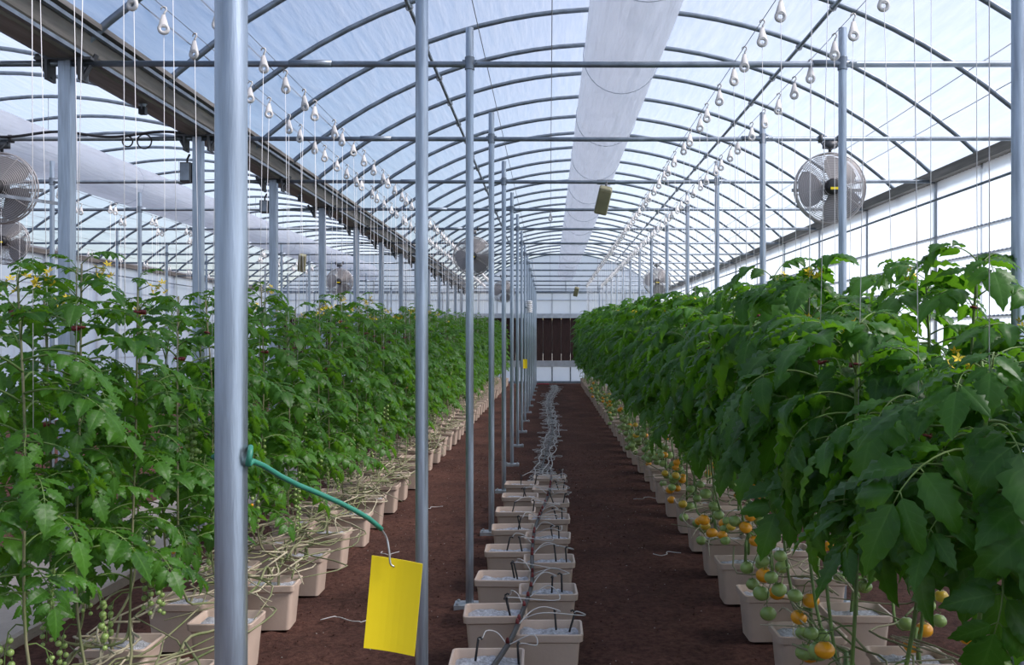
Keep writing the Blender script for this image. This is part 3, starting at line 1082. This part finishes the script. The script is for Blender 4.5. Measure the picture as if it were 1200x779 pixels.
# flower cluster
fb = MB()
fr_ = random.Random(3)
fb.tube([(0, 0, 0), (0.04, 0, 0.02), (0.08, 0, 0.02)], 0.0018, 4, 1)
for k in range(6):
    c = Vector((0.04 + 0.012 * k, fr_.uniform(-0.03, 0.03), 0.02 + fr_.uniform(-0.025, 0.02)))
    fb.tube([(0.04 + 0.008 * k, 0, 0.02), tuple(c)], 0.001, 3, 1)
    ax = Vector((fr_.uniform(-1, 1), fr_.uniform(-1, 1), -0.5)).normalized()
    u = ax.orthogonal().normalized(); v = ax.cross(u)
    for q in range(5):
        a = 2 * PI * q / 5
        dr = u * math.cos(a) + v * math.sin(a); sd = -u * math.sin(a) + v * math.cos(a)
        fb.add([c, c + dr * 0.008 + sd * 0.004, c + dr * 0.017 - ax * 0.004, c + dr * 0.008 - sd * 0.004], [(0, 1, 2, 3)])
flower_me = fb.mesh('flower_cluster', ['petal', 'stem'])
cb = MB(); cb.ring((0, 0, 0), 0.012, 0.004, 'Z', 10, 4); cb.box(0.008, 0.03, -0.005, 0.005, -0.008, 0.008)
clip_me = cb.mesh('clip', 'redclip')

# ------------------------------------------------------------------ hooks and strings
def hook_mesh():
    b = MB()
    b.ring((0, 0, -0.100), 0.0195, 0.0095, 'Y', 16, 6)
    # tapering neck of two cheeks joined by the spool
    b.add([(-0.024, -0.007, -0.09), (0.024, -0.007, -0.09), (0.0075, -0.005, -0.03), (-0.0075, -0.005, -0.03),
           (-0.024, 0.007, -0.09), (0.024, 0.007, -0.09), (0.0075, 0.005, -0.03), (-0.0075, 0.005, -0.03)],
          [(0, 1, 2, 3), (7, 6, 5, 4), (1, 5, 6, 2), (4, 0, 3, 7), (3, 2, 6, 7)])
    pts = [(0, 0, -0.035), (0.004, 0, -0.018), (0.012, 0, -0.006), (0.010, 0, 0.006), (0.0, 0, 0.010), (-0.010, 0, 0.004), (-0.012, 0, -0.006)]
    b.tube(pts, [0.006, 0.005, 0.0045, 0.0045, 0.0045, 0.004, 0.003], 5)
    return b.mesh('hook_body', 'hook')
hook_me = hook_mesh()
STR_CACHE = {}
def string_mesh(dx, dy, dz):
    b = MB()
    b.tube([(0, 0, -0.10), (dx * 0.5, dy * 0.5, -dz * 0.5), (dx, dy, -dz)], 0.0016, 3)
    return b.mesh('string', 'string')
WIRES = {'LA': -1.55, 'LB': -1.83, 'RA': 1.05, 'RB': 1.47}
HOOK_LABEL = {'LA': 'white hook, cherry row path side', 'LB': 'white hook, cherry row walkway side',
              'RA': 'white hook, orange row path side', 'RB': 'white hook, orange row wall side'}
ZW = 3.072
def wire(x, label, y0=Y0 + 0.2):
    b = MB(); b.tube([(x, y0, ZW), (x, Y1 - 0.06, ZW)], 0.0022, 4)
    tag(b.build('crop_wire', 'wire'), label, 'wire')
wire(WIRES['LA'], 'thin crop wire above the cherry tomato row, path side')
wire(WIRES['LB'], 'thin crop wire above the cherry tomato row, walkway side')
wire(WIRES['RA'], 'thin crop wire above the orange tomato row, path side')
wire(WIRES['RB'], 'thin crop wire above the orange tomato row, wall side')
wire(0.012, 'thin crop wire above the empty middle pots with a single hook')
wire(-0.36, 'thin bare crop wire above the line of round posts')
def hook(x, y, label, group, sx, sy, sz, rz, tilt):
    t = thing('roller_hook', label, 'hook', (x, y, ZW - 0.006), group)
    place('hook_body', hook_me, t, rot=(tilt, 0, rz))
    if sz: place('string', string_mesh(sx, sy, sz), t)
    return t
hook(0.012, 11.6, 'single white roller hook on the wire above the empty middle pots', None, 0, 0, 0, 0.1, 0.05)

# ------------------------------------------------------------------ plants
def smooth_path(ctrl, n):
    """Catmull-Rom through the control points"""
    P = [Vector(c) for c in ctrl]
    P = [P[0] * 2 - P[1]] + P + [P[-1] * 2 - P[-2]]
    out = []
    m = len(P) - 3
    for i in range(n + 1):
        x = i / n * m
        k = min(int(x), m - 1)
        t = x - k
        p0, p1, p2, p3 = P[k:k + 4]
        out.append(0.5 * ((2 * p1) + (p2 - p0) * t + (2 * p0 - 5 * p1 + 4 * p2 - p3) * t * t + (3 * p1 - p0 - 3 * p2 + p3) * t ** 3))
    return out

LEAF_LAYOUT = {}
def leaf_layout(kind, seed):
    """leaf places along an upright of height 1 (0 = lowest leaf, 1 = tip)"""
    rng = random.Random(seed)
    out = []
    n = 25 if kind == 'B' else 31
    a = rng.uniform(0, 6.28)
    for i in range(n):
        q = (i + rng.uniform(-0.3, 0.3)) / (n - 1)
        q = max(0, min(1, q))
        a += 2.4 + rng.uniform(-0.5, 0.5)
        sc_ = 1.0 if q < 0.72 else 1.0 - (0.30 if kind == 'B' else 0.5) * ((q - 0.72) / 0.28)
        sc_ *= rng.uniform(0.75, 1.12) if kind == 'B' else rng.uniform(0.68, 1.05)
        tilt = rng.uniform(-0.15, 0.35) if q < 0.75 else rng.uniform(-0.75, -0.1)
        out.append((q, a, tilt, rng.uniform(-0.25, 0.25), sc_, rng.randrange(9)))
    return out
N_LAY = 7
for kind in 'BC':
    LEAF_LAYOUT[kind] = [leaf_layout(kind, 300 + k + (60 if kind == 'C' else 0)) for k in range(N_LAY)]
# joined foliage for the far plants, upright 1.3 m tall from z = 0
FOL = {}
for kind in 'BC':
    FOL[kind] = []
    for lay in LEAF_LAYOUT[kind]:
        b = MB()
        for (q, a, tilt, roll, s_, vi) in lay:
            mm = Matrix.Translation((0, 0, q * 1.3)) @ Euler((roll, tilt, a)).to_matrix().to_4x4() @ Matrix.Scale(s_, 4)
            b.merge(LEAF_MB[kind][vi], mm)
        FOL[kind].append(b.mesh('foliage', ['leaf' + kind, 'stem']))

NEAR_LEAF, NEAR_FRUIT = 10.5, {'B': 9.0, 'C': 5.2}
PLANT_LABEL = {'LA': ('tall cherry tomato plant, path side', 'cherry tomato plants facing the path'),
               'LB': ('tall cherry tomato plant, walkway side', 'cherry tomato plants facing the walkway'),
               'RA': ('leafy orange tomato plant, path side', 'orange tomato plants facing the path'),
               'RB': ('leafy orange tomato plant, wall side', 'orange tomato plants facing the wall')}
def plant(key, i, y):
    kind = 'C' if key[0] == 'L' else 'B'
    rng = random.Random(hash((key == 'LA', key == 'RA', key[0] == 'L', i)) & 0xffff)
    wx = WIRES[key]
    ux, uy = wx + rng.uniform(-0.05, 0.05), y + rng.uniform(-0.08, 0.08)
    # heights read off the photograph: a little lower close to the camera, higher far off
    if kind == 'C':
        top = 1.62 + 0.016 * min(uy, 22) + rng.uniform(-0.10, 0.10)
        low = rng.uniform(0.52, 0.70) + (0.07 if uy < 4.0 else 0.0)
    else:
        top = 1.62 + 0.022 * min(uy, 22) + rng.uniform(-0.08, 0.08)
        low = rng.uniform(0.80, 0.94) + (0.10 if uy < 5.0 else 0.0)
        if key == 'RA' and uy < 3.7: top -= 0.20
        if key == 'RB' and uy < 3.2: top -= 0.12
        if key == 'RB' and 3.4 < uy < 4.0: top += 0.06
    lie = rng.uniform(0.5, 1.1) * rng.choice((-1, 1)) if kind == 'C' else rng.uniform(0.1, 0.35) * rng.choice((-1, 1))
    px, py = min(ROWS[key], key=lambda p: abs(p[1] - (uy - lie)))
    bx, by, bz = px + rng.uniform(-0.05, 0.05), py + rng.uniform(-0.04, 0.04), 0.195
    t = thing('tomato_plant', PLANT_LABEL[key][0] + ', ' + past_post('plant' + key, uy), 'plant', (bx, by, bz), PLANT_LABEL[key][1])
    # stem: out of the pot, over its rim, along the row, then up the string
    dx, dy = ux - bx, uy - by
    sag = rng.uniform(0.04, 0.12) if kind == 'C' else rng.uniform(0.06, 0.16)
    wob = rng.uniform(-0.10, 0.12)
    ctrl = [(0, 0, -0.02), (dx * 0.1 + wob * 0.3, dy * 0.12, sag + 0.03), (dx * 0.4 + wob, dy * 0.45, sag), (dx * 0.8 + wob * 0.5, dy * 0.85, sag + 0.06),
            (dx, dy * 1.0, low - bz - 0.12), (dx + rng.uniform(-0.03, 0.03), dy + rng.uniform(-0.03, 0.03), (low + top) / 2 - bz), (dx + rng.uniform(-0.03, 0.03), dy + rng.uniform(-0.03, 0.03), top - bz)]
    near = uy < NEAR_LEAF
    path = smooth_path(ctrl, 26 if near else 14)
    b = MB()
    b.tube(path, [(0.0075 if kind == 'C' else 0.009) - 0.004 * k / (len(path) - 1) for k in range(len(path))], 5 if near else 4)
    b.build('stem', 'oldstem' if kind == 'C' else 'stem', t)
    if uy < 16:                                      # old side shoots and bare stems lying over the pots
        for k in range((5 if near else 2) if kind == 'C' else (2 if near else 1)):
            c0 = Vector((rng.uniform(-0.12, 0.12), rng.uniform(-0.2, 0.2), rng.uniform(0.03, 0.08)))
            yw = rng.choice((-1, 1)) * rng.uniform(0.4, 0.9)
            pts = [c0 + Vector((rng.uniform(-0.14, 0.26) * (q + 0.3) * (1 if kind == 'C' else -0.8), yw * q, rng.uniform(-0.01, 0.11))) for q in (0, 0.33, 0.66, 1.0)]
            bb_ = MB(); bb_.tube(smooth_path(pts, 9), [0.005, 0.0052, 0.005, 0.0046, 0.0044, 0.004, 0.004, 0.0036, 0.003, 0.002], 5)
            bb_.build('old_shoot', 'drygrass' if rng.random() < 0.5 else 'oldstem', t)
    up0, up1 = Vector((dx, dy, low - bz)), path[-1]
    def on_stem(q):
        z = up0.z + (up1.z - up0.z) * q
        best = min(path, key=lambda v: abs(v.z - z) + (0 if v.z > up0.z - 0.2 else 5))
        return Vector((best.x, best.y, z))
    lay = LEAF_LAYOUT[kind][i % N_LAY if key[1] == 'A' else (i + 3) % N_LAY]
    turn = rng.uniform(0, 2 * PI)
    if near:
        for (q, a, tilt, roll, s_, vi) in lay:
            place('leaf', LEAF_ME[kind][vi], t, on_stem(q), (roll, tilt, a + turn), s_)
    else:
        f = place('foliage', FOL[kind][lay is not None and LEAF_LAYOUT[kind].index(lay)], t, up0, (0, 0, turn), (1, 1, (up1.z - up0.z) / 1.3))
        f['kind'] = 'stuff'
    # fruit
    if uy < 22:
        ntr = (3 if uy < 7 and kind == 'C' else 3 if uy < 12 and kind == 'C' else 2)
        for k in range(ntr):
            stalk, out, joined = rng.choice(TRUSS[kind])
            if kind == 'B':
                p = on_stem(0)
                p.z = rng.uniform(0.16, 0.45) if k < 3 else rng.uniform(0.4, 0.75)
                an = (PI if key == 'RA' else 0) + rng.uniform(-1.6, 1.6) if k < 3 else rng.uniform(0, 6.28)
            else:
                p = on_stem(0)
                p.z = rng.uniform(0.32, 1.0)
                an = rng.uniform(0, 6.28)
            q_ = min(path, key=lambda v: abs(v.z - p.z) + (0 if v.z > 0.1 else 1))
            p.x, p.y = q_.x, q_.y
            s_ = rng.uniform(0.85, 1.15) * (1.0 if kind == 'B' else 0.85)
            if uy < NEAR_FRUIT[kind]:
                tr = place('fruit_truss', stalk, t, p, (0, 0, an), s_)
                for (fp, fs, fc) in out:
                    place('tomato', FR_ME[kind, fc], tr, fp, (rng.uniform(-0.25, 0.25), rng.uniform(-0.25, 0.25), rng.uniform(0, 6)), fs)
            else:
                place('fruit_truss', joined, t, p, (0, 0, an), s_)
    if uy < 14 and rng.random() < 0.75:
        place('flower_cluster', flower_me, t, on_stem(0.97), (0, 0, rng.uniform(0, 6.28)), rng.uniform(0.9, 1.3))
    if uy < 10:
        place('clip', clip_me, t, on_stem(rng.uniform(0.55, 0.9)), (0.2, 0.1, rng.uniform(0, 6.28)))
    # the hook and the string that carries this plant
    if uy < 27:
        tz = ZW - (low + (top - low) * rng.uniform(0.45, 0.75))
        hook(wx, uy + rng.uniform(-0.05, 0.05), HOOK_LABEL[key] + ', ' + past_post('hook' + key, uy), 'roller hooks of the ' + HOOK_LABEL[key][12:], ux - wx, 0, tz, rng.uniform(-0.4, 0.4), rng.uniform(-0.15, 0.15))
    return t
for key, ya in (('LA', 2.75), ('LB', 2.95), ('RA', 2.30), ('RB', 2.10)):
    y, i = ya, 0
    while y < 31.3:
        plant(key, i, y)
        y += 0.40
        i += 1

# hooks of the neighbouring bay (no crop there)
hr = random.Random(11)
for x in (-5.05, -5.45, -8.1):
    wire(x, {-5.05: 'thin crop wire of the neighbouring bay beside its round posts', -5.45: 'thin crop wire of the neighbouring bay past its round posts', -8.1: 'thin crop wire of the neighbouring bay near its side wall'}[x])
    y = 8.6
    while y < 24:
        for dy in (0, 0.13):
            hook(x, y + dy, 'white hook neighbouring bay %s line, ' % {-5.05: 'post', -5.45: 'fan', -8.1: 'wall'}[x] + past_post('hook%g' % x, y + dy), 'roller hooks of the neighbouring bay', 0, 0, 1.3 + hr.random() * 1.2, hr.uniform(-0.5, 0.5), hr.uniform(-0.2, 0.2))
        y += 1.15

# ------------------------------------------------------------------ drip line over the middle pots
hose = thing('drip_hose', 'black drip hose with pale microtubes running over the empty middle pots', 'hose', (-0.1, 3.4, 0.24))
hr = random.Random(5)
ctrl = [(-0.24, 3.45, 0.255), (-0.16, 3.9, 0.262), (-0.125, 4.3, 0.256), (-0.09, 4.8, 0.258), (-0.10, 5.4, 0.255), (-0.10, 6.0, 0.258), (-0.08, 6.5, 0.256), (-0.03, 7.2, 0.258), (0.0, 7.8, 0.256), (0.015, 8.5, 0.252), (0.0, 8.95, 0.10), (-0.02, 9.4, 0.03)]
y = 10.0
while y < 31:
    ctrl.append((-0.05 + 0.06 * math.sin(y * 0.5) + 0.018 * (y - 10) * 0.4, y, 0.02))
    y += 1.0
hpath = smooth_path([(x + 0.1, y - 3.4, z - 0.24) for x, y, z in ctrl], 190)
b = MB(); b.tube(hpath, 0.0115, 7); b.build('hose', 'hose', hose)
stk = MB(); stk.tube([(0, 0, -0.06), (0, 0, 0.03)], 0.005, 5); stk.tube([(0, 0, 0.028), (0.012, 0, 0.034), (0.02, 0, 0.027)], 0.0045, 5)
stk_me = stk.mesh('drip_stake', 'stake')
emi = MB(); emi.lathe([(0.007, 0), (0.009, 0.006), (0.006, 0.02), (0.003, 0.024)], 8); emi_me = emi.mesh('emitter', 'redclip')
def hose_at(y):
    return min(hpath, key=lambda p: abs(p.y + 3.4 - y)) + Vector((-0.1, 3.4, 0.24))
off = Vector((-0.1, 3.4, 0.24))
for (px, ys, sg) in ((-0.245, MID_L, -1), (-0.003, MID_R, 1)):
    for y in ys:
        for k in range(2):
            h0 = hose_at(y + hr.uniform(-0.15, 0.15))
            tip = Vector((px + hr.uniform(-0.02, 0.08) * (1 if sg > 0 else 1) + (0.05 if k else -0.03), y + hr.uniform(-0.05, 0.05), 0.27))
            if (tip - h0).length < 0.06: tip.x += 0.07 * sg
            m1 = h0 + Vector((0.05 + 0.05 * k, hr.uniform(-0.06, 0.06), 0.045))
            m2 = Vector((max(m1.x, tip.x) + hr.uniform(0.01, 0.05), (tip.y + h0.y) / 2 + hr.uniform(-0.08, 0.08), 0.275))
            if k == 0: m1 = h0.lerp(tip, 0.35) + Vector((0, 0.03, 0.04)); m2 = h0.lerp(tip, 0.7) + Vector((0, 0.02, 0.05))
            mt = MB(); mt.tube([p - off for p in smooth_path([h0, m1, m2, tip + Vector((0.02, 0, 0.026)), tip + Vector((0.005, 0, 0.022))], 30)], 0.0026, 5)
            mo = mt.build('microtube', 'tube', hose)
            s_ = place('drip_stake', stk_me, mo, tip - off + Vector((0, 0, -0.005)), (hr.uniform(-0.25, 0.25), hr.uniform(-0.3, 0.3), hr.uniform(0, 6)))
            place('emitter', emi_me, mo, h0 - off + Vector((0, 0, 0.008)))
# loose coils on the soil beyond the pots
coils = []
for k in range(6):
    rr = random.Random(60 + k)
    pts = []
    a0 = rr.uniform(0, 6.28)
    for i in range(22):
        a = a0 + i * 0.42
        rad = 0.10 + 0.05 * math.sin(i * 0.7 + k)
        pts.append((rad * math.cos(a) * 0.9, rad * math.sin(a) * 1.3 + i * 0.006, 0.008 + 0.004 * (i % 5) + 0.02 * rr.random()))
    cm_ = MB(); cm_.tube(smooth_path(pts, 50), 0.004, 4)
    coils.append(cm_.mesh('microtube', 'tube'))
y = 8.95
while y < 30.5:
    c = hose_at(y)
    for k in range(1):
        place('microtube', coils[hr.randrange(6)], hose, (c.x + 0.1 + hr.uniform(-0.09, 0.06), y - 3.4, -0.24 + 0.004), (0, 0, hr.uniform(0, 6.28)), hr.uniform(0.5, 0.95))
    y += 0.17
# a second bundle of pale tubes beside it
for dx in (-0.06, 0.05, 0.09):
    pts = []
    y = 8.9
    while y < 30.8:
        c = hose_at(y)
        pts.append((c.x + dx + hr.uniform(-0.03, 0.03) + 0.1, y - 3.4, -0.24 + 0.014 + 0.02 * hr.random()))
        y += 0.4
    b = MB(); b.tube(smooth_path(pts, 110), 0.006, 5); b.build('tube_bundle', 'tube', hose)

# ------------------------------------------------------------------ yellow cards and sensor
def sticky(loc, wv, hv, label, wire_pts, bare_pts):
    t = thing('sticky_card', label, 'card', loc)
    b = MB()
    nx, ny = 8, 14
    verts = []
    for j in range(ny + 1):
        for i in range(nx + 1):
            u, v = i / nx, j / ny
            p = Vector(wv) * (u - 0.5) + Vector(hv) * (v - 1.0)
            p.y += 0.004 * math.sin(u * PI) + 0.003 * math.sin(v * 2.4)
            verts.append(p)
    b.add(verts, [(j * (nx + 1) + i, j * (nx + 1) + i + 1, (j + 1) * (nx + 1) + i + 1, (j + 1) * (nx + 1) + i) for j in range(ny) for i in range(nx)])
    o = b.build('card', 'yellow', t, False)
    md = o.modifiers.new('thick', 'SOLIDIFY'); md.thickness = 0.0012
    if wire_pts:
        L0 = Vector(loc)
        b = MB(); b.tube([p - L0 for p in smooth_path(wire_pts, 30)], 0.0042, 8); wo_ = b.build('wire', 'greenwire', t)
        b = MB(); b.tube([p - L0 for p in smooth_path(bare_pts, 16)], 0.0018, 6); b.build('bare_wire', 'barewire', wo_)
    return t
def pix(u, v, y):
    return Vector(((u - VPX) * y / F_PX, y, EYE - (v - VPY) * y / F_PX))
YC = 1.62
c_tl, c_tr, c_bl = pix(435.5, 651, YC), pix(495, 661, YC), pix(426, 759, YC)
wv = c_tr - c_tl; hv = c_tl - c_bl
mid = (c_tl + c_tr) / 2
ring = [Vector((XP + 0.0265 * math.cos(a), 1.34 + 0.0265 * math.sin(a), pix(291, 536, 1.34).z + 0.002 * k)) for k, a in enumerate([3.0 - 0.42 * q for q in range(8)])]
wpts = ring + [pix(293, 531, 1.325), pix(291, 545, 1.33), pix(300, 541, 1.35), pix(340, 564, 1.44), pix(392, 586, 1.52), pix(430, 606, 1.58), pix(447, 620, 1.61)]
bpts = [pix(446, 619, 1.61), pix(453, 630, 1.62), pix(456, 645, 1.617), pix(457.5, 660, 1.616), pix(462, 664, 1.618)]
sticky(tuple(mid), tuple(wv), tuple(hv), 'large yellow sticky card hanging from a green wire on the thick post', wpts, bpts)
sticky((XP - 0.0, 17.30, 1.13), (0.085, 0, 0.0), (0, 0, 0.17), 'small far yellow sticky card fixed to a post of the middle line', None, None)
t = thing('louvred_sensor', 'white louvred weather sensor fixed to a post of the middle line', 'sensor', (XP + 0.08, 17.25, 1.98))
b = MB()
for k in range(6):
    b.lathe([(0.045, 0.0), (0.062, 0.006), (0.062, 0.012), (0.045, 0.022)], 16, 0, Matrix.Translation((0, 0, 0.032 * k)))
b.lathe([(0.03, 0.0), (0.03, 0.2)], 10)
b.lathe([(0.058, 0.19), (0.058, 0.205), (0.03, 0.215)], 16)
b.build('louvres', 'sensor', t)
b = MB(); b.box(-0.075, -0.02, -0.012, 0.012, 0.08, 0.105); b.build('bracket', 'steel_dark', t, False)

# ------------------------------------------------------------------ litter on the soil
cr = random.Random(21)
def crumbs(n, xr, yr, s0, s1):
    b = MB()
    for k in range(n):
        x, y = cr.uniform(*xr), cr.uniform(*yr) ** 1.0
        s = cr.uniform(s0, s1)
        a = cr.uniform(0, 6.28)
        q = Euler((cr.uniform(-0.5, 0.5), cr.uniform(-0.5, 0.5), a)).to_matrix()
        pts = [(s, 0, 0), (-s, 0, 0), (0, s * 0.7, 0), (0, -s * 0.7, 0), (0, 0, s * 0.6), (0, 0, -s * 0.6)]
        z = -0.008 + s * 0.3
        b.add([Vector((x, y, z)) + q @ Vector(p) for p in pts], [(0, 2, 4), (2, 1, 4), (1, 3, 4), (3, 0, 4), (2, 0, 5), (1, 2, 5), (3, 1, 5), (0, 3, 5)])
    return b
o = crumbs(1500, (-1.4, 1.05), (3.4, 13), 0.003, 0.010).build('soil_clods', 'soil', None, False)
tag(o, 'small red brown clods strewn over the soil paths', 'soil', None, 'stuff')
o = crumbs(420, (-1.3, 1.0), (3.5, 12), 0.002, 0.006).build('perlite_crumbs', 'crumb', None, False)
tag(o, 'pale crumbs of perlite scattered over the soil paths', 'perlite', None, 'stuff')

# pale tube ends lying on the soil beside the pots, and a short red piece by the end wall
for k, (x, y, l) in enumerate(((-1.22, 5.05, 0.28), (-1.2, 6.6, 0.2), (-1.19, 8.4, 0.22), (0.72, 6.6, 0.18), (0.8, 8.9, 0.2))):
    pts = [(0.02 * math.sin(i * 1.7 + k) + (l * i / 7 if k != 1 else l * 0.7 * i / 7), 0.05 * math.sin(i * 0.9 + k), 0.004 + 0.006 * (i % 2)) for i in range(8)]
    b = MB(); b.tube(smooth_path(pts, 24), 0.003, 5)
    o = b.build('loose_tube', 'tube', None, True, (x, y, 0.0))
    tag(o, 'pale tube end by %s, %s' % ('cherry pots' if x < 0 else 'orange tomato pots', past_post('tube%d' % (x < 0), y)), 'tube', 'loose tube ends on the soil')
b = MB(); b.tube([(0, 0, 0.015), (0.18, 0.02, 0.02), (0.36, 0, 0.015)], 0.015, 8); b.tube([(0.34, 0, 0.016), (0.4, 0.0, 0.016)], 0.021, 8)
tag(b.build('red_pipe', 'motor_red', None, True, (-0.42, 31.2, 0.0)), 'short red pipe lying on the soil before the end wall', 'pipe')
